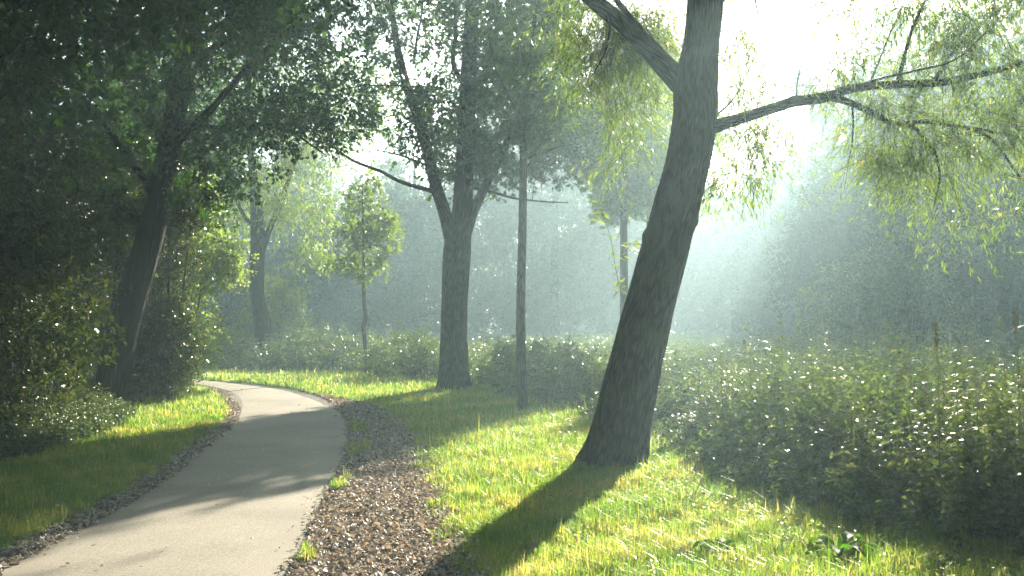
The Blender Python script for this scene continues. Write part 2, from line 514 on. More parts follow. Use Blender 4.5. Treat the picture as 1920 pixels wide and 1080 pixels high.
# ---- the big leaning willow in front
WY = 10.4
base = G(1155, 872); base[2] = -0.05
wil = thing('willow_tree', (base[0], base[1], 0), 'big leaning willow with furrowed dark trunk in the sunny grass, long branch reaching right', 'tree')
WP = lambda px, py, dy=0.0: P(px, py, base[1] + dy)
c_tr, r_tr, _ = trunk_part(wil, 'trunk',
    [base + np.array([-0.04, 0, -0.1]), WP(1157, 850), WP(1177, 750), WP(1207, 620), WP(1233, 520), WP(1266, 400), WP(1291, 300), WP(1303, 220), WP(1303, 160), WP(1314, 80), WP(1322, 0), WP(1330, -150, .3), WP(1360, -420, .8), WP(1420, -800, 1.4)],
    [.375, .335, .300, .276, .262, .250, .238, .236, .232, .190, .185, .165, .12, .06], 230, 180, M['willow_bark'], 0.030, 0.09, .17, .04, ((2.9, 0.3, .035, .07), (2.6, 3.3, .03, .06), (1.6, 4.6, .02, .08), (3.7, 5.2, .03, .09), (1.0, 5.6, .018, .06), (2.2, 4.2, .022, .05), (.5, 4.0, .02, .09)))
def lim(root, ctrl, radii, name='limb', bark='willow_bark', n=26, sides=12, rough=0.03):
    return trunk_part(root, name, ctrl, radii, n, sides, M[bark], rough)[:2]
sk, sr = [c_tr[80:]], [r_tr[80:]]
for ctrl, radii in (
    ([WP(1285, 165), WP(1240, 118, .1), WP(1195, 70, .15), WP(1150, 30, .2), WP(1100, -10, .3), WP(1020, -80, .6), WP(920, -200, 1.0)], [.13, .115, .10, .092, .085, .07, .04]),
    ([WP(1262, 125), WP(1225, 85, .12), WP(1190, 42, .05), WP(1150, -8, .0), WP(1110, -80, -.2)], [.04, .036, .034, .03, .02]),
    ([WP(1315, 243), WP(1352, 234), WP(1400, 219), WP(1450, 203), WP(1490, 190), WP(1550, 182), WP(1600, 165), WP(1680, 158), WP(1760, 155), WP(1830, 141), WP(1920, 118), WP(2040, 90, -.2)], [.095, .072, .060, .056, .058, .056, .046, .042, .040, .036, .03, .02]),
    ([WP(1560, 182), WP(1595, 193, .05), WP(1640, 214, .1), WP(1680, 232, .15), WP(1740, 228, .2), WP(1800, 238, .25), WP(1860, 247, .3), WP(1930, 262, .4)], [.045, .038, .034, .030, .024, .020, .016, .012]),
    ([WP(1700, 230, .2), WP(1725, 250, .25), WP(1752, 285, .3), WP(1762, 330, .3), WP(1752, 385, .35)], [.026, .02, .016, .012, .006]),
    ([WP(1825, 243, .3), WP(1860, 262, .4), WP(1890, 300, .45), WP(1912, 330, .5), WP(1950, 370, .5)], [.016, .014, .012, .009, .006]),
    ([WP(1682, 158), WP(1697, 100, -.1), WP(1712, 50, -.2), WP(1738, -5, -.3), WP(1790, -90, -.4)], [.022, .018, .015, .013, .008]),
    ([WP(1628, 163), WP(1650, 110, .1), WP(1672, 55, .2), WP(1695, 5, .3), WP(1720, -60, .4)], [.012, .010, .008, .006, .004]),
    ([WP(1752, 152), WP(1785, 100, .2), WP(1840, 45, .4), WP(1905, -5, .6), WP(1990, -60, .8)], [.022, .019, .017, .015, .01]),
    ([WP(1600, 165), WP(1650, 148, -.2), WP(1720, 132, -.4), WP(1790, 112, -.6), WP(1850, 60, -.7)], [.016, .013, .011, .009, .005]),
    ([WP(1493, 186), WP(1496, 150, .05), WP(1506, 100, .1), WP(1522, 55, .15)], [.009, .007, .005, .003]),
    ([WP(1598, 198), WP(1600, 232, .0), WP(1597, 276, .0)], [.012, .010, .009]),
    ([WP(1597, 276), WP(1590, 310, .0), WP(1583, 356, .0)], [.003, .0025, .002]),
    ([WP(1138, 10, .2), WP(1143, 55, .1), WP(1133, 100, .05), WP(1112, 140, 0)], [.018, .014, .010, .005]),
    ([WP(1415, -10, .1), WP(1422, 25, 0), WP(1445, 55, 0), WP(1468, 82, 0)], [.012, .008, .006, .003]),
    ([WP(1345, 215), WP(1375, 185, .1), WP(1400, 140, .3), WP(1420, 100, .4)], [.012, .009, .006, .004]),
    ([WP(1340, 250), WP(1328, 300, .2), WP(1305, 345, .3), WP(1270, 395, .4)], [.010, .008, .005, .003]),
    ([WP(1325, 20), WP(1400, -60, -.2), WP(1520, -160, -.5), WP(1700, -260, -.8)], [.09, .07, .05, .03]),
    ([WP(1330, -120, .2), WP(1250, -260, .8), WP(1180, -400, 1.5), WP(1100, -600, 2.2)], [.09, .07, .05, .03]),
):
    c, r = lim(wil, ctrl, radii)
    sk.append(c); sr.append(r)
sk = np.concatenate(sk); sr = np.concatenate(sr)
B = lambda px, py, Y, rx, ry, rz, w=None: (*P(px, py, Y), rx, ry, rz) + (() if w is None else (w,))
wt = [
    (blob_points([B(1165, 150, 12.0, .55, .8, 1.0, 5), B(1130, 40, 12.0, .7, .8, .6, 4), B(1230, 40, 12.0, .45, .6, .5, 2)], 170), 64),
    (blob_points([B(1400, 180, 10.9, .42, .4, .6, 3.4), B(1400, 300, 11.0, .3, .3, .3, 1.0), B(1385, 60, 10.9, .25, .3, .3, .8), B(1340, 330, 11.1, .3, .3, .22, .6), B(1440, 250, 11, .3, .3, .22, .6)], 100), 44),
    (blob_points([B(1600, 130, 10.6, .5, .6, .4, 2.0), B(1650, 10, 10.6, .8, .8, .35, 2.2), B(1850, -10, 10.6, .8, .8, .4, 2.2), B(1740, 60, 10.6, .9, .9, .7, 5), B(1880, 60, 10.4, .7, 1.0, .9, 4), B(1860, 200, 10.8, .7, .9, .5, 4), B(1690, 240, 10.8, .65, .6, .4, 3.2)], 270), 56),
    (blob_points([B(1750, 310, 11, .75, .7, .5, 3), B(1890, 330, 11, .4, .6, .5, 2), B(1810, 430, 11.2, .32, .4, .2, .6), B(1670, 300, 11, .35, .4, .25, 1.0)], 66), 40),
]
up_t = blob_points([(2.3, 11.0, 7.5, 5.4, 3.2, 1.5, 5), (4.2, 10.6, 6.4, 3.4, 2.2, .6, 2), (2.2, 11.2, 9.4, 3.2, 2.6, 1.2, 1.6)], 620, .1)  # unseen upper crown, made dense and large-leaved to shade the near air
crown_part(wil, sk, sr, up_t, M['willow_leaf'], M['willow_bark'], 72, 0.3, 0.125, 0.032, 'willow', 0.4, 0.05, 0.0, 0.42, rmin=0.005)
for tg, per in wt:
    crown_part(wil, sk, sr, tg, M['willow_leaf'], M['willow_bark'], per, 0.13, 0.09, 0.016, 'willow', 0.7, 0.02, 0.0, 0.46, rmin=0.0028)
# young shoot at the trunk
a = Acc(); o = np.array(wil.location)
sh = catmull([WP(1176, 585, .25), WP(1162, 540, .1), WP(1152, 490, 0), WP(1143, 440, 0), WP(1122, 380, 0)], 14) - o
tube(a, sh, np.linspace(.005, .0015, 14), 5, 1)
sh2 = catmull([sh[5], sh[7] + np.array([.12, 0, .04]), sh[8] + np.array([.2, 0, .06])], 6)
tube(a, sh2, .0018, 4, 1)
pp = np.vstack([sh[3:][R.integers(0, 11, 46)], sh2[R.integers(1, 6, 14)]]) + R.normal(size=(60, 3)) * .008
dd = R.normal(size=(60, 3)) * np.array([1.2, .5, .45]) + np.array([0, 0, -.1])
leaves(a, pp, dd, R.uniform(.08, .14, 60), .026, 0, rnd=R.uniform(.8, 1, 60))
a.build('young_shoot', [M['sapling_leaf'], M['willow_bark']], wil)

# ---- three-stemmed oak
OY = G(852, 733)[1]
ob = G(852, 733)
oak = thing('oak_tree', (ob[0], ob[1], 0), 'stout misty tree whose trunk splits into three stems, standing at the bend of the path', 'tree')
OP = lambda px, py, dy=0.0: P(px, py, OY + dy)
c0, r0, _ = trunk_part(oak, 'trunk', [ob + [0, 0, -.1], OP(852, 715), OP(852, 640), OP(853, 560), OP(857, 470), OP(866, 400), OP(872, 300), OP(876, 200), OP(880, 100), OP(886, 0), OP(890, -180)],
                       [.36, .315, .275, .265, .285, .215, .195, .18, .165, .13, .05], 110, 90, M['oak_bark'], .03, .14, .28, .035, ((1.5, 4.4, .03, .08), (2.6, 5.3, .03, .1)))
sk, sr = [c0[52:]], [r0[52:]]
for ctrl, radii in (
    ([OP(850, 462), OP(835, 400, .05), OP(818, 350, .1), OP(803, 290, .15), OP(785, 225, .2), OP(760, 155, .3), OP(740, 60, .5), OP(730, -60, .6)], [.16, .135, .125, .12, .11, .095, .07, .03]),
    ([OP(872, 440), OP(888, 395, -.1), OP(912, 345, -.2), OP(935, 300, -.3), OP(965, 235, -.4), OP(1000, 150, -.6), OP(1020, 40, -.8)], [.13, .105, .095, .085, .07, .05, .03]),
    ([OP(812, 358), OP(780, 350, .1), OP(745, 338, .2), OP(715, 322, .3), OP(660, 300, .4), OP(605, 262, .5)], [.055, .045, .04, .035, .028, .015]),
    ([OP(889, 352), OP(930, 362, .1), OP(965, 372, .2), OP(1020, 378, .3), OP(1065, 380, .4)], [.035, .028, .024, .018, .01]),
    ([OP(800, 310), OP(775, 300), OP(745, 290), OP(700, 280)], [.03, .022, .016, .01]),
    ([OP(872, 330), OP(845, 325), OP(815, 335)], [.03, .02, .01]),
    ([OP(878, 170), OP(850, 120, .2), OP(855, 60, .4), OP(850, -20, .5)], [.07, .05, .04, .03]),
    ([OP(768, 170), OP(830, 165, .3), OP(700, 160, .1), OP(640, 168, 0)], [.03, .025, .015, .01]),
    ([OP(775, 120), OP(782, 70, .1), OP(790, 30, .1), OP(800, -50, .2)], [.03, .025, .02, .01]),
):
    c, r = lim(oak, ctrl, radii, 'limb', 'oak_bark', 24, 10)
    sk.append(c); sr.append(r)
sk = np.concatenate(sk); sr = np.concatenate(sr)
ot = blob_points([B(890, 180, OY, 1.35, 1.8, 1.3, 5), B(1010, 150, OY, 1.15, 1.5, 1.4, 5), B(900, 20, OY, 2.3, 2.2, 1.3, 8), B(790, 230, OY, .6, .9, .8, 1.4), B(900, 310, OY, 1.2, 1.3, .45, 2.2),
                  (-.6, OY, 9.6, 3.4, 3.2, 2.2, 14), B(690, 120, OY + .4, 1.1, 1.2, 1.2, 1.8), B(690, 235, OY + .6, .8, .9, .6, 1.3), B(1040, 300, OY, .7, 1.0, .6, 1.6), (-.1, OY + 1.5, 5.6, 1.45, 1.5, 1.2, 3.4)], 560)
crown_part(oak, sk, sr, ot, M['oak_leaf'], M['oak_bark'], 60, 0.30, 0.125, 0.075, 'broad', 0.1, 0.05, 0.0, 0.34, rmin=.004)

# ---- slim straight tree beside it
sb_ = G(979, 776); SY = sb_[1]
SP = lambda px, py, dy=0.0: P(px, py, SY + dy)
slim = thing('slim_tree', (sb_[0], sb_[1], 0), 'slim straight tree between the three-stemmed tree and the big leaning willow', 'tree')
c0, r0, _ = trunk_part(slim, 'trunk', [sb_ + [0, 0, -.08], SP(980, 755), SP(977, 640), SP(977, 540), SP(979, 450), SP(981, 330), SP(983, 220), SP(996, 110, .1), SP(1004, 0, .1), SP(1008, -170, .2)],
                       [.10, .086, .079, .074, .070, .064, .052, .045, .035, .012], 50, 16, M['smooth_bark'], .035, .2)
sk, sr = [c0[26:]], [r0[26:]]
for ctrl, radii in (([SP(981, 330), SP(1010, 280, .1), SP(1040, 200, .2), SP(1060, 130, .3)], [.035, .03, .02, .01]),
                    ([SP(983, 250), SP(960, 190, -.1), SP(930, 130, -.2), SP(915, 60, -.2)], [.03, .025, .02, .01]),
                    ([SP(982, 300), SP(1030, 280, -.2), SP(1075, 270, -.4)], [.025, .018, .01])):
    c, r = lim(slim, ctrl, radii, 'limb', 'smooth_bark', 16, 8)
    sk.append(c); sr.append(r)
crown_part(slim, np.concatenate(sk), np.concatenate(sr), blob_points([B(1000, 205, SY, .65, .75, .62, 3), B(1000, 60, SY, .8, .8, 1.0, 3), B(1000, -130, SY, .8, .8, 1.2, 3)], 170),
           M['oak_leaf'], M['smooth_bark'], 56, .22, .10, .06, 'broad', .1, .025, 0, .28, rmin=.003)

# ---- young sapling in the light
b_ = G(688, 706); Y_ = b_[1]
Q = lambda px, py, dy=0.0: P(px, py, Y_ + dy)
sap = thing('young_maple', (b_[0], b_[1], 0), 'young sapling with thin kinked stem and bright green crown beyond the bend', 'tree')
c0, r0, _ = trunk_part(sap, 'trunk', [b_ + [0, 0, -.05], Q(687, 690), Q(684, 640), Q(682, 612), Q(686, 594), Q(683, 570), Q(682, 540), Q(681, 440), Q(679, 345)],
                       [.065, .055, .052, .056, .066, .05, .045, .032, .012], 44, 10, M['smooth_bark'], .04, .2)
st = np.vstack([blob_points([B(682, 490, Y_, .62, .6, .45, 2.6), B(690, 420, Y_, .85, .75, .6, 4), B(680, 360, Y_, .55, .5, .4, 1.5), B(725, 470, Y_, .5, .5, .3, 1.2), B(650, 500, Y_, .4, .4, .25, .8)], 96)])
crown_part(sap, c0[26:], r0[26:], st, M['sapling_leaf'], M['smooth_bark'], 34, .2, .125, .085, 'broad', .0, .014, 0, .26, rmin=.004)

# ---- far willow on the left of the bend
b_ = G(490, 690); Y2 = b_[1]
Q = lambda px, py, dy=0.0: P(px, py, Y2 + dy)
fw = thing('willow_tree', (b_[0], b_[1], 0), 'far hazy willow with bulging trunk standing where the path disappears', 'tree')
c0, r0, _ = trunk_part(fw, 'trunk', [b_ + [0, 0, -.1], Q(490, 675), Q(492, 630), Q(491, 600), Q(483, 560), Q(482, 500), Q(484, 440), Q(478, 360), Q(470, 280), Q(465, 180), Q(455, 60)],
                       [.29, .24, .235, .245, .205, .20, .215, .14, .11, .08, .03], 44, 18, M['oak_bark'], .04, .2)
sk, sr = [c0[24:]], [r0[24:]]
for ctrl, radii in (([Q(490, 470), Q(505, 430, .2), Q(530, 370, .4), Q(555, 300, .6), Q(600, 220, .8)], [.13, .10, .08, .06, .03]),
                    ([Q(482, 430), Q(455, 400, -.2), Q(430, 340, -.5), Q(400, 270, -.6)], [.08, .06, .05, .03])):
    c, r = lim(fw, ctrl, radii, 'limb', 'oak_bark', 18, 8)
    sk.append(c); sr.append(r)
crown_part(fw, np.concatenate(sk), np.concatenate(sr),
           blob_points([B(460, 370, Y2 + .6, 1.2, 1.2, .8, 2.4), B(570, 400, Y2, 1.1, 1.4, .9, 3), B(650, 190, Y2, 1.5, 1.5, 1.6, 3), B(520, 270, Y2, 2.4, 2.2, 1.4, 6), B(500, 120, Y2, 2.8, 2.6, 2.0, 7), B(600, 210, Y2, 1.3, 1.5, .8, 2), B(590, 470, Y2, .5, .7, .4, .7)], 330),
           M['willow_leaf'], M['oak_bark'], 58, .34, .15, .04, 'willow', .6, .04, 0, .6, rmin=.006)

# ---- big dark leaning tree on the left
b_ = G(203, 772); Y3 = b_[1]
Q = lambda px, py, dy=0.0: P(px, py, Y3 + dy)
dk = thing('shade_tree', (b_[0], b_[1], 0), 'dark leaning tree in deep shade at left beside the grass verge', 'tree')
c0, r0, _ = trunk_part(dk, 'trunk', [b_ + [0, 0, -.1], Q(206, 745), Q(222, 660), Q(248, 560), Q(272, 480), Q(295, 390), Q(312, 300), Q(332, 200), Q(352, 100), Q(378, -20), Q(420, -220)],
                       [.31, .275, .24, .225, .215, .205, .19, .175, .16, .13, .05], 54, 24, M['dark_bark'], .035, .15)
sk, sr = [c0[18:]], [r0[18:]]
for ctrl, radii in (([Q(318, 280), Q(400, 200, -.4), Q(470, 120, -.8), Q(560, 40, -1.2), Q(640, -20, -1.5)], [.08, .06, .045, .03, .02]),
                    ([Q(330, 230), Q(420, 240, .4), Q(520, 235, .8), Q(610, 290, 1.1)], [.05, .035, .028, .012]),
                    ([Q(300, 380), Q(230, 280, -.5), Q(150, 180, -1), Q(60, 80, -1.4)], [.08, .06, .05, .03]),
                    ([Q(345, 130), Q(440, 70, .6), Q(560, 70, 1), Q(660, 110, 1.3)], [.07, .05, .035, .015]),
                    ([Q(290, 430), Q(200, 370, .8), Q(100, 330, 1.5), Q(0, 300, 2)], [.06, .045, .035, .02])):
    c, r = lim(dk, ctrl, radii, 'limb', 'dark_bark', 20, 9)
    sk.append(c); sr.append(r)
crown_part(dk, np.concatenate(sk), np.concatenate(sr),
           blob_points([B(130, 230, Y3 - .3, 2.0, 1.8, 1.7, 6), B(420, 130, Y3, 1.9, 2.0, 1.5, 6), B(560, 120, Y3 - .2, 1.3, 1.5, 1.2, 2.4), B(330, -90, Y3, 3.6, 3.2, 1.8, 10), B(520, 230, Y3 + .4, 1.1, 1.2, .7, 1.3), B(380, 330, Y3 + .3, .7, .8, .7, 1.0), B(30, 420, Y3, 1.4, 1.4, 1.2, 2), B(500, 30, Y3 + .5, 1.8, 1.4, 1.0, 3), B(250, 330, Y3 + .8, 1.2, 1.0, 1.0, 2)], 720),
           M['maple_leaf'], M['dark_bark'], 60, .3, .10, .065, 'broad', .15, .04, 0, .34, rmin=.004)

# ---- tree whose boughs hang over the top left corner; its trunk stands left of the view
tl = thing('overhanging_maple', (-6.2, 6.4, 0), 'broad-leaved tree whose dark green boughs hang over the top left corner', 'tree')
c0, r0, _ = trunk_part(tl, 'trunk', [(-6.2, 6.4, -.1), (-6.2, 6.4, .8), (-6.1, 6.5, 2.4), (-5.8, 6.8, 4.2), (-5.5, 7.0, 6), (-5.2, 7.2, 8.5)], [.32, .26, .23, .2, .15, .05], 40, 20, M['dark_bark'], .04, .2)
sk, sr = [c0[14:]], [r0[14:]]
for ctrl, radii in (([(-5.95, 6.65, 3.2), (-5.0, 7.3, 4.0), (-4.0, 8.0, 4.3), (-2.8, 8.8, 4.7)], [.09, .06, .04, .02]), ([(-5.8, 6.8, 4.0), (-5.2, 8.4, 4.6), (-4.6, 9.8, 4.9), (-3.6, 11.2, 5.3)], [.08, .06, .04, .02])):
    c, r = lim(tl, ctrl, radii, 'limb', 'dark_bark', 18, 9)
    sk.append(c); sr.append(r)
crown_part(tl, np.concatenate(sk), np.concatenate(sr),
           blob_points([(-4.6, 8.9, 4.3, 1.0, 1.0, .7, 3), (-3.3, 9.4, 4.75, 1.2, 1.2, .6, 2.6), (-5.2, 7.6, 6.2, 2.6, 2.6, 1.6, 5), (-3.2, 10.8, 5.4, 1.4, 1.4, .7, 2.4), (-2.2, 11.5, 6.0, 1.4, 1.4, .6, 1.5)], 330),
           M['maple_leaf'], M['dark_bark'], 44, .26, .12, .085, 'broad', .15, .03, 0, .3, rmin=.003)

# ---- shrubs of the left undergrowth
def shrub(name, x, y, blobs, n, per, leaf, L, W, label, group=None, cat='shrub', bark='dark_bark', stems=7, spread=.26, spray=.3, style='broad', hang=.05):
    root = thing(name, (x, y, 0), label, cat, group)
    o = np.array([x, y, 0.0])
    a = Acc(); sk = []; sr = []
    cen = np.array([b[:3] for b in blobs], float)
    for k in range(stems):
        e = cen[k % len(cen)] + R.normal(size=3) * .25 * np.array(blobs[k % len(cen)][3:6])
        s = np.array([x, y, -.05]) + np.append(R.normal(size=2) * .12, 0)
        m_ = s * .5 + e * .5; m_[2] = e[2] * .55
        c = catmull([s, m_ + R.normal(size=3) * .08, e], 12)
        r = np.linspace(.032, .010, 12) * R.uniform(.7, 1.3)
        tube(a, c - o, r, 6, 0, .04)
        sk.append(c[3:]); sr.append(r[3:])
    a.build('stem', M[bark], root)
    crown_part(root, np.concatenate(sk), np.concatenate(sr), blob_points(blobs, n, .2), M[leaf], M[bark], per, spread, L, W, style, hang, .015, 0, spray, rmin=.003)
    return root

g_dark = 'dark shrubs of the left undergrowth'
SH = [  # x, y, blobs, n, label
    (-9.6, 17.0, [(-9.4, 17, 1.9, 1.5, 1.4, 1.7), (-9.3, 17, 4.4, 1.5, 1.4, 1.6)], 250, 'tall dark shrub behind the shaded leaning trunk, leftmost by the frame edge'),
    (-7.6, 18.9, [(-7.6, 18.9, 1.7, 1.2, 1.2, 1.5), (-7.5, 18.9, 4.0, 1.4, 1.3, 1.5)], 250, 'tall shrub directly behind the shaded leaning trunk'),
    (-6.6, 13.2, [(-6.6, 13.2, 1.3, 1.1, 1.2, 1.2), (-6.7, 13.2, 3.1, 1.1, 1.2, 1.2)], 210, 'dark shrub with brown-tinged leaves before the shaded leaning trunk'),
    (-6.5, 10.7, [(-6.6, 10.8, 1.3, 1.1, 1.1, 1.3), (-6.9, 11.0, 3.4, 1.2, 1.2, 1.3)], 240, 'near dark shrub filling the lower left edge of the view'),
    (-11.5, 20.5, [(-11.5, 20.5, 2.2, 1.8, 1.6, 2.0), (-11.2, 20.5, 5.4, 1.8, 1.6, 2.0)], 190, 'dark shrub deepest in the left thicket'),
    (-8.9, 22.3, [(-8.9, 22.3, 2.2, 1.3, 1.3, 2.0), (-8.6, 22.3, 5.4, 1.5, 1.5, 1.8)], 190, 'half-lit tall shrub behind the pale sunlit bush'),
]
SH += [(-6.2, 17.8, [(-6.2, 17.8, 1.1, .5, .4, 1.0, 3), (-6.05, 17.8, 3.2, .55, .4, 1.1, 2.4)], 170, 'narrow shrub touching the right side of the shaded leaning trunk'),
       (-7.7, 15.1, [(-7.8, 15.2, .9, .8, .7, .8), (-7.7, 15.4, 2.6, .8, .8, 1.2)], 150, 'dark shrub at the left side of the shaded leaning trunk'),
       (-8.4, 14.0, [(-8.3, 14, 2.2, 1.2, 1.1, 2.0), (-8.1, 14, 5.0, 1.3, 1.2, 1.4)], 260, 'tall dark shrub second from the left frame edge')]
for x, y, bl, n, lab in SH:
    n = int(n * 1.35)
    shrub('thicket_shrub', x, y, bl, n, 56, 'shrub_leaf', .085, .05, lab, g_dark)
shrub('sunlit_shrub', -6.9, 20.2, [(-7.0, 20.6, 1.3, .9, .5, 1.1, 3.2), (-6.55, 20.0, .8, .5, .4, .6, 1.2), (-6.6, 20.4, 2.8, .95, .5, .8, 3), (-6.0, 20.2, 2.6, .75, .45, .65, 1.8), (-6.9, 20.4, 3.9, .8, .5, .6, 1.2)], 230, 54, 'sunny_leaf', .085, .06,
      'large bush catching the sun to the right of the shaded trunk', None)
shrub('young_willow', -7.6, 33.5, [(*P(525, 560, 33.5), .75, .6, .65, 2), (*P(545, 605, 33.5), .6, .6, .5, 1.4), (*P(462, 590, 33.5), .35, .4, .3, .4)], 70, 44, 'sapling_leaf', .13, .05,
      'small light green bush behind the far hazy willow trunk', None, 'bush', 'smooth_bark', 5, .22, .35)

# trees filling the left wood (partly behind the undergrowth)
def wood_tree(name, x, y, h, r, leaf, bark, label, group, n=300, per=52, L=.14, W=.09, z0=.35, tr=.16, lean=0.0, style='broad'):
    root = thing(name, (x, y, 0), label, 'tree', group)
    c, rr, _ = trunk_part(root, 'trunk', [(x, y, -.1), (x + .02 * h * lean, y, h * .2), (x + .10 * h * lean, y + .1, h * .5), (x + .14 * h * lean, y, h * .75), (x + .2 * h * lean, y, h * .95)], [tr * 1.25, tr, tr * .8, tr * .5, tr * .15], 24, 12, M[bark], .05, .3)
    cx = x + .12 * h * lean
    bl = []
    for k in range(6):
        u = k / 5.0
        zz = h * (z0 + (1 - z0) * u * .92)
        w = r * math.sin(math.pi * (0.22 + 0.7 * u)) ** .8
        ang = R.uniform(0, 6.28)
        bl.append((cx + math.cos(ang) * r * .3, y + math.sin(ang) * r * .3, zz, w * .85, w * .85, h * (1 - z0) * .17))
    crown_part(root, c[7:], rr[7:], blob_points(bl, n, .3), M[leaf], M[bark], per, r * .13, L, W, style, .1, .05, 0, .12 * r + .2, rmin=.006, twig=False)
    return root
gl = 'trees of the dark wood at left'
for x, y, h, r, lab in ((-13.5, 17.5, 13, 3.0, 'dark tree in the left wood nearest the left edge'), (-10.2, 25.5, 13, 3.2, 'dark tree in the left wood above the sunlit bush'),
                        (-15.5, 25, 14, 3.4, 'dark tree standing deep inside the left wood'), (-12.0, 31.5, 13, 3.4, 'tree of the left wood behind the far hazy willow')):
    wood_tree('wood_tree', x, y, h, r, 'maple_leaf', 'dark_bark', lab, gl, 330, 56, .15, .10, .12, .18, 0.1)

# ---- tall trees above and beyond the meadow on the right: placed to throw the shadow bands in the mist
gr = 'tall trees behind the meadow at right'
for x, y, h, r, lab, z0, n_ in ((16.8, 31.0, 14, 3.2, 'tall misty tree behind the meadow at the right edge', .22, 300),
                        (20.0, 41.0, 16, 4.0, 'tall hazy tree farthest right beyond the meadow', .12, 420),
                        (16.3, 45.0, 12, 2.3, 'tall hazy tree beyond the meadow below the hanging willow twigs', .08, 420),
                        (18.6, 44.0, 14.0, 2.9, 'tallest tree rising out of the dark mist at right', .05, 460),
                        (23.4, 42.0, 15, 3.0, 'tall tree at the outer right of the misty meadow', .05, 420),
                        (16.4, 33.5, 9.5, 2.9, 'rounded hazy tree in the dark right part of the mist', .05, 420),
                        (12.6, 38.0, 7.0, 2.4, 'lower rounded hazy tree where the light beams meet the dark mist', .05, 380),
                        (12.3, 28.5, 6.4, 2.2, 'dark bushy tree low behind the middle of the nettle bed', .03, 380),
                        (15.8, 28.6, 7.6, 2.5, 'dark bushy tree behind the reeds at the right edge', .03, 420),
                        (13.0, 33.6, 9.3, 2.2, 'rounded dark tree between the gappy tree and the reeds', .05, 420),
                        (3.0, 26.6, 9.0, 2.1, 'pale misty tree added half hidden left of the leaning willow trunk to shade the path', .52, 230),  # tree added to cast the shade band over the path
                        (4.35, 31.2, 11, 2.3, 'pale misty tree added mostly hidden behind the leaning willow trunk to shade the lawn', .46, 230)):  # added likewise, shades the lawn near the oak
    wood_tree('meadow_tree', x, y, h, r, 'forest_leaf' if x > 10 else 'willow_leaf', 'dark_bark', lab, gr, n_, 56, .17, .11, z0, .12)

bt = thing('meadow_tree', (16.6, 42.0, 0), 'gappy tall tree half hidden by the hanging willow twigs, added with boughs spaced to break the sunlight', 'tree', gr)  # added tree; its leaf clumps are spaced to cut beams into the mist
c0, r0, _ = trunk_part(bt, 'trunk', [(16.6, 42, -.1), (16.5, 42, 3), (16.2, 42, 7), (15.9, 42, 10), (15.8, 42, 13)], [.24, .2, .16, .1, .03], 24, 12, M['dark_bark'], .05, .3)
crown_part(bt, c0[6:], r0[6:], blob_points([B(q, w, 42, e, e, e, 1) for q, w, e in ((1548, 200, .5), (1508, 158, .38), (1608, 170, .6), (1640, 250, .6), (1682, 190, .8), (1722, 290, .8), (1660, 340, .7), (1790, 200, .9), (1850, 130, .8), (1780, 340, .9))], 330, .1),
           M['forest_leaf'], M['dark_bark'], 56, .3, .17, .11, 'broad', .1, .05, 0, .45, rmin=.006, twig=False)

# ---- trees added round and behind the viewer to block the light of the open sky
for x, y, h, r, lab in ((-10.5, 9.0, 12, 3.4, 'added shade tree left of the view beside the first bend'), (-11, 1.0, 14, 4.0, 'added shade tree left of the viewpoint'), (-5.5, -3.5, 13, 4.0, 'added shade tree behind the viewpoint on the left verge'), (-4.8, 2.0, 13, 4.0, 'added shade tree on the left verge reaching over the viewpoint'), (3.8, 0.3, 13, 4.0, 'added shade tree on the right lawn reaching over the viewpoint'), (-9.2, 13.0, 14, 3.8, 'high dark tree added above the left undergrowth for shade'),
                        (1.5, -6.5, 14, 4.2, 'added shade tree behind the viewpoint beside the side track'), (7.5, -3.0, 13, 4.0, 'added shade tree behind the viewpoint in the meadow'), (12.5, 3.5, 12, 3.6, 'added shade tree right of the view in the meadow'),
                        (-4.5, -11, 14, 4.2, 'added shade tree farther behind the viewpoint on the left'), (6.5, -12, 14, 4.2, 'added shade tree farther behind the viewpoint on the right')):
    wood_tree('wood_tree', x, y, h, r, 'maple_leaf', 'dark_bark', lab, 'shade trees added round the viewpoint', 420, 44, .26, .18, .30, .2)

# ---- forest edge in the mist: four kinds, copied
kinds = []
gf = 'misty trees of the far forest edge'
LABF = 'blurred bluish tree in the misty forest edge far behind the meadow'
for h, r in ((9.0, 3.0), (11.5, 3.2), (8.0, 2.8), (13.5, 3.6)):
    kinds.append(wood_tree('forest_tree', 0, 0, h, r, 'forest_leaf', 'dark_bark', LABF, gf, 260, 48, .24, .17, .02, .2))
used = [False] * 4
def copy_tree(root):
    r_ = root.copy(); COL.objects.link(r_)
    for ch in root.children:
        c_ = ch.copy(); COL.objects.link(c_); c_.parent = r_
    return r_
FT = [(px, Y, k) for px, Y, k in (
    (330, 43, 1), (430, 47, 3), (520, 44, 0), (600, 48, 2), (690, 45, 2), (775, 49, 0), (860, 45, 1), (950, 50, 3), (1040, 46, 1), (1130, 50, 0), (1215, 46, 0), (1290, 51, 2), (1375, 47, 2), (1450, 52, 2), (1530, 48, 0),
    (1600, 46, 1), (1690, 50, 3), (1770, 44, 1), (1850, 48, 3), (1930, 43, 1), (2040, 47, 3),
    (240, 60, 3), (420, 63, 3), (560, 62, 1), (650, 64, 0), (740, 62, 1), (880, 64, 3), (1000, 62, 3), (1110, 65, 1), (1220, 62, 1), (1330, 66, 0), (1430, 64, 0), (1530, 64, 1), (1640, 62, 3), (1750, 64, 3), (1870, 60, 3), (2000, 62, 3))]
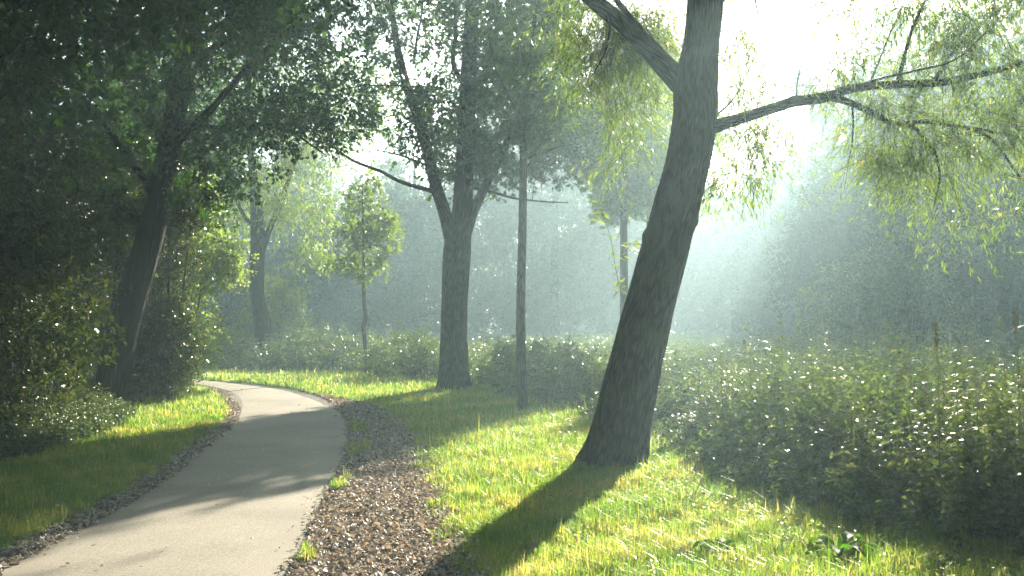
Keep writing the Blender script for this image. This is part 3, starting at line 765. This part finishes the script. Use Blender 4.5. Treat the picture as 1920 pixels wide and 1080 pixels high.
for px, Y, k in FT:
    far_ = 1.27
    Y = Y * far_
    t = kinds[k] if not used[k] else copy_tree(kinds[k])
    used[k] = True
    x = (px - 960) / FOC * Y
    t.location = (x, Y + R.uniform(-1, 1), float(gz(np.array(x), np.array(Y))))
    t.rotation_euler = (0, 0, R.uniform(0, 6.28))
    s = R.uniform(.92, 1.08) * far_
    if px > 1620 and Y > 70: s *= 1.42
    t.scale = (s, s, s * R.uniform(.92, 1.08))

# ------------------------------------------------------------------ grass
def blades(acc, x, y, h, w, lean=.45, rnd=None, z=0.0):
    n = len(x)
    az = R.uniform(0, 6.28, n)
    d = np.stack([np.cos(az), np.sin(az), np.zeros(n)], 1)
    s = np.stack([-np.sin(az), np.cos(az), np.zeros(n)], 1)
    ln = np.minimum(np.abs(R.normal(size=n)), 2.0) * lean
    p = np.stack([x, y, np.full(n, z)], 1)
    h_, w_ = h[:, None], w[:, None]
    up = np.array([0, 0, 1.0])
    m = p + up * h_ * .55 + d * (ln[:, None] * h_ * .3)
    t = p + up * h_ * (1 - .25 * np.clip(ln, 0, 2))[:, None] + d * (ln[:, None] * h_)
    v = np.stack([p - s * w_ * .5, p + s * w_ * .5, m + s * w_ * .42, m - s * w_ * .42, t + s * w_ * .06, t - s * w_ * .06], 1).reshape(-1, 3)
    i = np.arange(n)[:, None] * 6
    f = np.concatenate([i + np.array([0, 1, 2, 3]), i + np.array([3, 2, 4, 5])], 0)
    if rnd is None: rnd = R.uniform(0, 1, n)
    acc.add(v, f, 0, False, np.repeat(rnd, 6))

def vnoise(x, y, s, seed=0):
    return (np.sin(x * s * 1.7 + seed) * np.cos(y * s * 1.3 + 2 * seed) + np.sin(x * s * .9 - y * s * 1.1 + 3 * seed) + .6 * np.sin(x * s * 3.1 + y * s * 2.3 + seed)) / 2.6

def lawn_points(n, y0, y1, x0=-16, x1=6):
    x = R.uniform(x0, x1, n); y = R.uniform(y0, y1, n)
    inview = np.abs(x) < y * .56 + .5
    d = path_d(x, y)
    right = x > (ls[:, 0].mean() if False else -99)
    on_right = (x > rsx(y)) | (y > 24)
    edge_r = xs_f(y) + .17 * vnoise(x, y, 5, 1) + .08 * R.normal(size=n)
    tuft = (np.abs(x - rsx(y) - .12) < .10 * (1 + vnoise(x, y, 3, 5))) & (vnoise(x, y, 2.2, 9) > .32) & (y < 20) & (x > rsx(y))
    ok_r = on_right & (d > .03) & (x < xh_f(y) + .5) & ((x > edge_r) | (y > 20.5) | tuft)
    ok_l = (~on_right) & (d > .20 + .10 * vnoise(x, y, 5, 2) + .04 * R.normal(size=n)) & (x > xu_f(y) - .3)
    ok = inview & (ok_r | ok_l)
    return x[ok], y[ok], d[ok]
ga = Acc()
for y0, y1, n, hh, ww in ((5.2, 8, 330000, .062, .0042), (8, 11, 270000, .062, .0055), (11, 15, 240000, .07, .008), (15, 21, 220000, .075, .012), (21, 30, 200000, .085, .02)):
    x, y, d = lawn_points(n, y0, y1, max(-16, -y1 * .56 - .5), min(6, y1 * .56 + .5))
    tone = np.clip(.45 + .25 * vnoise(x, y, 2.5, 4) + .2 * vnoise(x, y, 7, 1) + R.normal(size=len(x)) * .2, 0, 1)
    tall = 1 + .45 * vnoise(x, y, 4, 7) + .3 * vnoise(x, y, 11, 3) + .6 * np.clip((x - xh_f(y) + .5), 0, 1) + .5 * np.clip((xu_f(y) + .3 - x), 0, 1) * (x < -3)
    h = hh * np.exp(R.normal(size=len(x)) * .35) * np.maximum(.35, tall)
    blades(ga, x, y, h, np.full(len(x), ww) * R.uniform(.6, 1.3, len(x)), .55, tone)
    keep = R.uniform(size=len(x)) < .05
# a few taller tufts
tx, ty, _ = lawn_points(900, 5.5, 14, -6, 5)
for cx, cy in zip(tx, ty):
    k = R.integers(8, 22)
    blades(ga, cx + R.normal(size=k) * .02, cy + R.normal(size=k) * .02, R.uniform(.06, .17, k), np.full(k, .005), .5, R.uniform(.3, .9, k))
tag(ga.build('grass', M['grass']), 'short fresh green lawn grass on both sides of the path', 'grass', kind='stuff')

# clover and other small leaves in the lawn
ca = Acc()
x, y, _ = lawn_points(150000, 5.3, 15, -8, 6)
kp = R.uniform(size=len(x)) < np.where(x > -1, np.clip(.2 + .9 * (x - xh_f(y) + 1.6), .15, 1), .12) * .7
x, y = x[kp], y[kp]
n = len(x)
leaves(ca, np.stack([x, y, R.uniform(.03, .09, n)], 1), unit(np.stack([R.normal(size=n), R.normal(size=n), R.uniform(-.2, .5, n)], 1)), R.uniform(.018, .045, n), R.uniform(.014, .03, n), 0)
tag(ca.build('lawn_weeds', M['sunny_leaf']), 'small round weed leaves speckling the lawn near the meadow edge', 'weeds', kind='stuff')

# ------------------------------------------------------------------ fallen leaves
fa = Acc()
def litter(x, y, z0=.012, s=1.0, lift=.3):
    n = len(x)
    d = np.stack([R.normal(size=n), R.normal(size=n), R.normal(size=n) * lift], 1)
    up = unit(np.stack([R.normal(size=n) * .45, R.normal(size=n) * .45, np.ones(n)], 1))
    L = R.uniform(.018, .06, n) * s * np.where(R.uniform(size=n) < .12, 1.35, .85)
    leaves(fa, np.stack([x, y, z0 + R.uniform(0, .025, n)], 1), d, L, L * R.uniform(.3, .7, n), 0, up, fold=.35)
n = 80000
y = 5 + 15 * R.uniform(0, 1, n) ** 1.5; u = R.uniform(0, 1, n)
x = rsx(y) + (xs_f(y) - rsx(y)) * (.5 + .62 * (2 * u - 1) * (1 - .12 * R.uniform(size=n)))
ok = (path_d(x, y) > .03 - .06 * (R.uniform(size=n) < .1)) & (vnoise(x, y, 5, 3) > -.75)
x, y = x[ok], y[ok]
litter(x, y)
n = 22000
y = 5 + 17 * R.uniform(0, 1, n) ** 1.4
x = lsx(y) - .13 + R.normal(size=n) * .12
ok = path_d(x, y) > -.03
litter(x[ok], y[ok])
n = 260
y = R.uniform(5.5, 22, n); x = R.uniform(lsx(y), rsx(y)); e = R.uniform(size=n) < .75
x = np.where(e, np.where(R.uniform(size=n) < .5, lsx(y) + np.abs(R.normal(size=n)) * .12, rsx(y) - np.abs(R.normal(size=n)) * .06), x)
litter(x, y, .022, .8, .15)
x, y, _ = lawn_points(9000, 5.5, 16, -6, 4)
kp = R.uniform(size=len(x)) < .12
litter(x[kp], y[kp], .05, .9)
tag(fa.build('fallen_leaves', M['dead_leaf']), 'dry brown fallen leaves strewn on the side track and the path edge', 'fallen leaves', kind='stuff')

# ------------------------------------------------------------------ herbs
def herbs(acc, x, y, H, L, W, pairs, lean=.12, z=0.0):
    n = len(x)
    az = R.uniform(0, 6.28, n); ln = np.abs(R.normal(size=n)) * lean
    top = np.stack([x + np.cos(az) * ln * H, y + np.sin(az) * ln * H, z + H], 1)
    bot = np.stack([x, y, np.full(n, z)], 1)
    ax = unit(top - bot)
    s1 = unit(np.cross(ax, R.normal(size=(n, 3)))); s2 = np.cross(ax, s1)
    for s_ in (s1, s2):
        w = .0028
        v = np.stack([bot - s_ * w, bot + s_ * w, top + s_ * w * .5, top - s_ * w * .5], 1).reshape(-1, 3)
        acc.add(v, np.arange(len(v)).reshape(-1, 4), 1, False, np.repeat(R.uniform(size=n), 4))
    u = (np.arange(pairs)[None, :] + R.uniform(-.3, .3, (n, pairs))) / pairs * .9 + .1
    pos = bot[:, None] + (top - bot)[:, None] * u[..., None]
    ph = R.uniform(0, 6.28, (n, 1)) + np.arange(pairs)[None, :] * 1.57
    tone = np.repeat(R.uniform(0, 1, n), pairs)
    for k in range(2):
        a_ = ph + k * math.pi + R.normal(size=ph.shape) * .35
        d = np.stack([np.cos(a_), np.sin(a_), R.normal(size=a_.shape) * .35 + .15], -1)
        sz = (1.15 - .6 * u) * R.uniform(.7, 1.25, u.shape)
        m = n * pairs
        leaves(acc, pos.reshape(m, 3), d.reshape(m, 3), L * sz.ravel(), W * sz.ravel(), 0,
               up=unit(R.normal(size=(m, 3)) * .28 + np.array([0, 0, 1.0])), rnd=np.clip(tone * .6 + R.uniform(0, 1, m) * .4, 0, 1), droop=.25)

def top_f(x, y):
    return top_g(x, y) * (1 + .20 * vnoise(x, y, 3.1, 6))
def top_g(x, y):
    """height of the herb layer: waist high at right, lower by the trunk"""
    r = np.clip((x / y - .12) / .14, 0, 1)
    base_h = .62 + .58 * r
    return base_h * (1 + .16 * vnoise(x, y, 1.1, 2))
na = Acc()
for y0, y1, n, L, W, pr in ((5.6, 9.5, 2700, .10, .066, 11), (9.5, 14, 3200, .11, .075, 10), (14, 20, 3400, .12, .08, 9)):
    y = R.uniform(y0, y1, n); x = R.uniform(-1.5, y1 * .56 + .6, n)
    ok = (x > xh_f(y) + .15 * R.normal(size=n)) & (x < y * .56 + .6) & ((vnoise(x, y, 2.6, 3) > -.62) | (R.uniform(size=n) < .25))
    x, y = x[ok], y[ok]
    rim = np.clip((x - xh_f(y)) / .9, .0, 1)
    H = top_f(x, y) * (.28 + .72 * rim) * R.uniform(.62, 1.0, len(x)) * np.where(R.uniform(size=len(x)) < .06, 1.25, 1)
    k = vnoise(x, y, 1.4, 12) + .35 * R.normal(size=len(x))
    for sel, fl, fw, fp, fh in ((k < .25, 1, 1, pr, 1.0), ((k >= .25) & (k < .6), 1.25, 1.5, max(6, pr - 4), .82), (k >= .6, 1.15, .42, pr + 6, 1.08)):
        herbs(na, x[sel], y[sel], H[sel] * fh, L * fl, W * fw, fp)
tag(na.build('nettle_bed', [M['nettle_leaf'], M['stem']]), 'dense waist-high bed of leafy nettles to the right of the leaning willow', 'nettles', kind='stuff')
na = Acc()
for y0, y1, n, L, W, pr in ((18, 26, 7000, .12, .08, 7), (26, 34, 6500, .15, .10, 6), (34, 44, 5000, .2, .13, 5)):
    y = R.uniform(y0, y1, n); x = R.uniform(-14, y1 * .58, n)
    ok = ((x > xh_f(y) + .2 * R.normal(size=n)) | (y > 28.7)) & (np.abs(x) < y * .58) & ~((x < -9.5) & (y < 29))
    x, y = x[ok], y[ok]
    H = (.85 + .25 * vnoise(x, y, .7, 1)) * R.uniform(.6, 1.1, len(x))
    herbs(na, x, y, H, L, W, pr)
tag(na.build('meadow_herbs', [M['nettle_leaf'], M['stem']]), 'misty knee-high herbs covering the meadow behind the trees', 'meadow plants', kind='stuff')
na = Acc()
n = 2600
y = R.uniform(8, 17, n); x = xu_f(y) - np.abs(R.normal(size=n)) * .7 + .05
H = R.uniform(.18, .5, n) * np.clip(.6 + (xu_f(y) - x), .5, 1.3)
herbs(na, x, y, H, .07, .05, 7)
tag(na.build('shaded_ground_ivy', [M['ivy_leaf'], M['stem']]), 'low grey-green leafy ground cover in shade along the left lawn edge', 'ground cover', kind='stuff')
na = Acc()
n = 900
y = R.uniform(17.2, 21.4, n); x = xu_f(y) + .35 - R.uniform(0, 1.5, n)
H = R.uniform(.25, .55, n)
herbs(na, x, y, H, .08, .06, 7)
tag(na.build('sunlit_ground_ivy', [M['ivy_leaf'], M['stem']]), 'pale sunlit patch of low leaves right of the shaded trunk foot', 'ground cover', kind='stuff')

ta = Acc()
n = 1900
y = R.uniform(6.4, 19, n); x = R.uniform(-1, 10, n)
ok = (x > xh_f(y) + .35) & (x < y * .56 + .5) & (vnoise(x, y, 1.6, 8) > -.1)
x, y = x[ok], y[ok]
H = top_f(x, y) * R.uniform(.85, 1.22, len(x)) + .25 * np.clip((x - 3.2) / 2, 0, 1) * R.uniform(0, 1, len(x))
blades(ta, x, y, H, R.uniform(.003, .0065, len(x)) * (y / 10 + .3), .24, R.uniform(.2, 1, len(x)))
tag(ta.build('tall_grass', M['reed_blade']), 'thin tall grass blades sticking up between the nettles', 'tall grass', kind='stuff')

# low bramble bushes round the trees, half hidden by the mist
for x, y, h, r, lab in ((-2.4, 24.5, 1.15, 1.2, 'low bramble bush left of the three-stemmed tree'), (.4, 22.0, 1.0, 1.3, 'low dark bramble bush between the stout and the slim tree'),
                        (1.5, 18.0, .8, 1.0, 'low bramble bush right of the slim tree'), (-5.3, 28.6, 1.2, 1.4, 'sunlit bramble bush between the far willow and the sapling'), (-9.3, 29.5, 1.2, 1.5, 'shaded bramble bush left of the far willow trunk')):
    shrub('bramble_bush', x, y, [(x, y, h * .5, r, r * .8, h * .5)], 90, 48, 'nettle_leaf', .09, .06, lab, 'bramble bushes at the meadow edge', 'bush', 'smooth_bark', 6, .2, .28)

for x, y, h, r, lab in ((9.6, 24.0, 4.6, 1.5, 'taller faint bush rising from the dark mist behind the reeds'), (7.3, 22.0, 3.0, 1.1, 'small faint bush in the mist behind the middle of the nettle bed')):
    shrub('meadow_bush', x, y, [(x, y, h * .3, r, r, h * .3), (x + .2, y, h * .68, r * .8, r * .8, h * .28)], 150, 48, 'nettle_leaf', .11, .07, lab, None, 'bush', 'smooth_bark', 7, .2, .3)

# reeds standing above the nettles at right
def reed(px, py, Y, label, nb=7, seed=False):
    top = P(px, py, Y)
    root = thing('reed', (top[0], Y, 0), label, 'reed grass', 'reed grasses above the nettles')
    a = Acc()
    H = top[2]
    tube(a, catmull([(0, 0, 0), (.02, 0, H * .5), (0, 0, H + (.12 if seed else 0))], 10), np.linspace(.005, .002, 10), 5, 1)
    for k in range(nb):
        z = H * (.55 + .5 * k / nb)
        az = R.uniform(0, 6.28); L = R.uniform(.3, .5)
        dx, dy = math.cos(az), math.sin(az) * .6
        t = np.linspace(0, 1, 9)
        c = np.stack([dx * L * t * .8, dy * L * t * .8, z + L * (.75 * t - .85 * t ** 2.4)], 1)
        w = .009 * np.sin(np.pi * (0.12 + .88 * t)) ** .7 + .0006
        s = np.array([-dy, dx, .25]); s /= np.linalg.norm(s)
        v = np.concatenate([c - s * w[:, None] * .5, c + s * w[:, None] * .5])
        i = np.arange(8)
        a.add(v, np.stack([i, i + 1, i + 10, i + 9], 1), 0, True, np.full(18, R.uniform(.2, .9)))
    a.build('stalk_and_blades', [M['reed_blade'], M['stem']], root)
    if seed:
        b = Acc(); m = 60
        tube(b, [(0, 0, H - .03), (0, 0, H + .13)], [.004, .003], 5)
        p = np.stack([R.normal(size=m) * .001, R.normal(size=m) * .001, H + R.uniform(-.03, .12, m)], 1)
        leaves(b, p, R.normal(size=(m, 3)) + [0, 0, .8], .03, .008, 0)
        b.build('seed_head', M['stem'], root)
for px, py, Y, lab, sd_ in ((1755, 640, 7.4, 'reed grass with a bright seed tip, leftmost above the nettles', True), (1826, 625, 7.8, 'upright reed grass with arching blades in the middle of the reeds', False),
                       (1880, 600, 8.2, 'tallest reed grass with a long slanting blade', False), (1905, 612, 7.2, 'reed grass with pale seed head near the right edge', True),
                       (1790, 665, 7.0, 'bent reed grass low among the nettle tops', False), (1405, 650, 9.5, 'sunlit reed grass tuft right of the willow trunk', False),
                       (1520, 655, 9.0, 'thin reed grass over the middle of the nettle bed', False), (1350, 660, 9.8, 'bright reed grass nearest the willow trunk', False)):
    reed(px, py, Y, lab, 7, sd_)

# dock plants in the near grass
def dock(px, py, label, L0=.24, n=8):
    g = G(px, py)
    root = thing('dock_plant', (g[0], g[1], 0), label, 'weed', 'broad-leaved dock plants in the grass')
    for k in range(n):
        az = k * 2.4 + R.uniform(-.3, .3); L = L0 * R.uniform(.7, 1.15)
        dx, dy = math.cos(az), math.sin(az)
        t = np.linspace(0, 1, 12)
        up_ = R.uniform(.4, .95)
        c = np.stack([dx * L * t, dy * L * t, .02 + L * up_ * (1.3 * t - 1.15 * t ** 2)], 1)
        w = L * .30 * np.sin(np.pi * np.clip(t * .94 + .04, 0, 1)) ** .8 * (1 + .08 * np.sin(t * 23))
        s = np.array([-dy, dx, 0.0])
        a = Acc()
        rows = [c + s * (w * q)[:, None] * .5 + np.array([0, 0, 1.0]) * (abs(q) * w * .28)[:, None] for q in (-1, -.5, 0, .5, 1)]
        v = np.concatenate(rows)
        f = []
        for r_ in range(4):
            i = np.arange(11) + r_ * 12
            f.append(np.stack([i, i + 1, i + 13, i + 12], 1))
        a.add(v, np.concatenate(f), 0, True, np.full(len(v), R.uniform(.2, .8)))
        a.build('leaf', M['dock_leaf'], root)
M['dock_leaf'] = leafmat('dock_leaf', [(0, (0.035, 0.075, 0.014)), (1, (0.06, 0.11, 0.022))], (0.5, 0.68, 0.14), 0.5, 0.6, 0.2)
dock(1345, 1040, 'broad-leaved dock plant in the grass with a shiny middle leaf', .21)
dock(1570, 1050, 'larger dock plant with an arching leaf, nearer the nettles', .30)
dock(1755, 1065, 'small dock plant at the foot of the nettles, bottom right', .18, 6)

# ------------------------------------------------------------------ haze
hv = [(-170, -80, -1.2), (170, -80, -1.2), (170, 190, -1.2), (-170, 190, -1.2), (-170, -80, 28.5), (170, -80, 28.5), (170, 190, 28.5), (-170, 190, 28.5)]
me = bpy.data.meshes.new('haze')
me.from_pydata(hv, [], [(0, 3, 2, 1), (4, 5, 6, 7), (0, 1, 5, 4), (1, 2, 6, 5), (2, 3, 7, 6), (3, 0, 4, 7)])
hz = bpy.data.objects.new('haze', me); COL.objects.link(hz)
m, nt, out = newmat('haze_air')
pv = nt.nodes.new("ShaderNodeVolumePrincipled")
pv.inputs["Color"].default_value = (0.62, 0.88, 1.0, 1)
pv.inputs["Density"].default_value = HAZE_DENSITY
pv.inputs["Anisotropy"].default_value = 0.58
nt.links.new(pv.outputs[0], out.inputs["Volume"])
me.materials.append(m)
tag(hz, 'pale morning mist filling the air over the whole park', 'haze', kind='stuff')
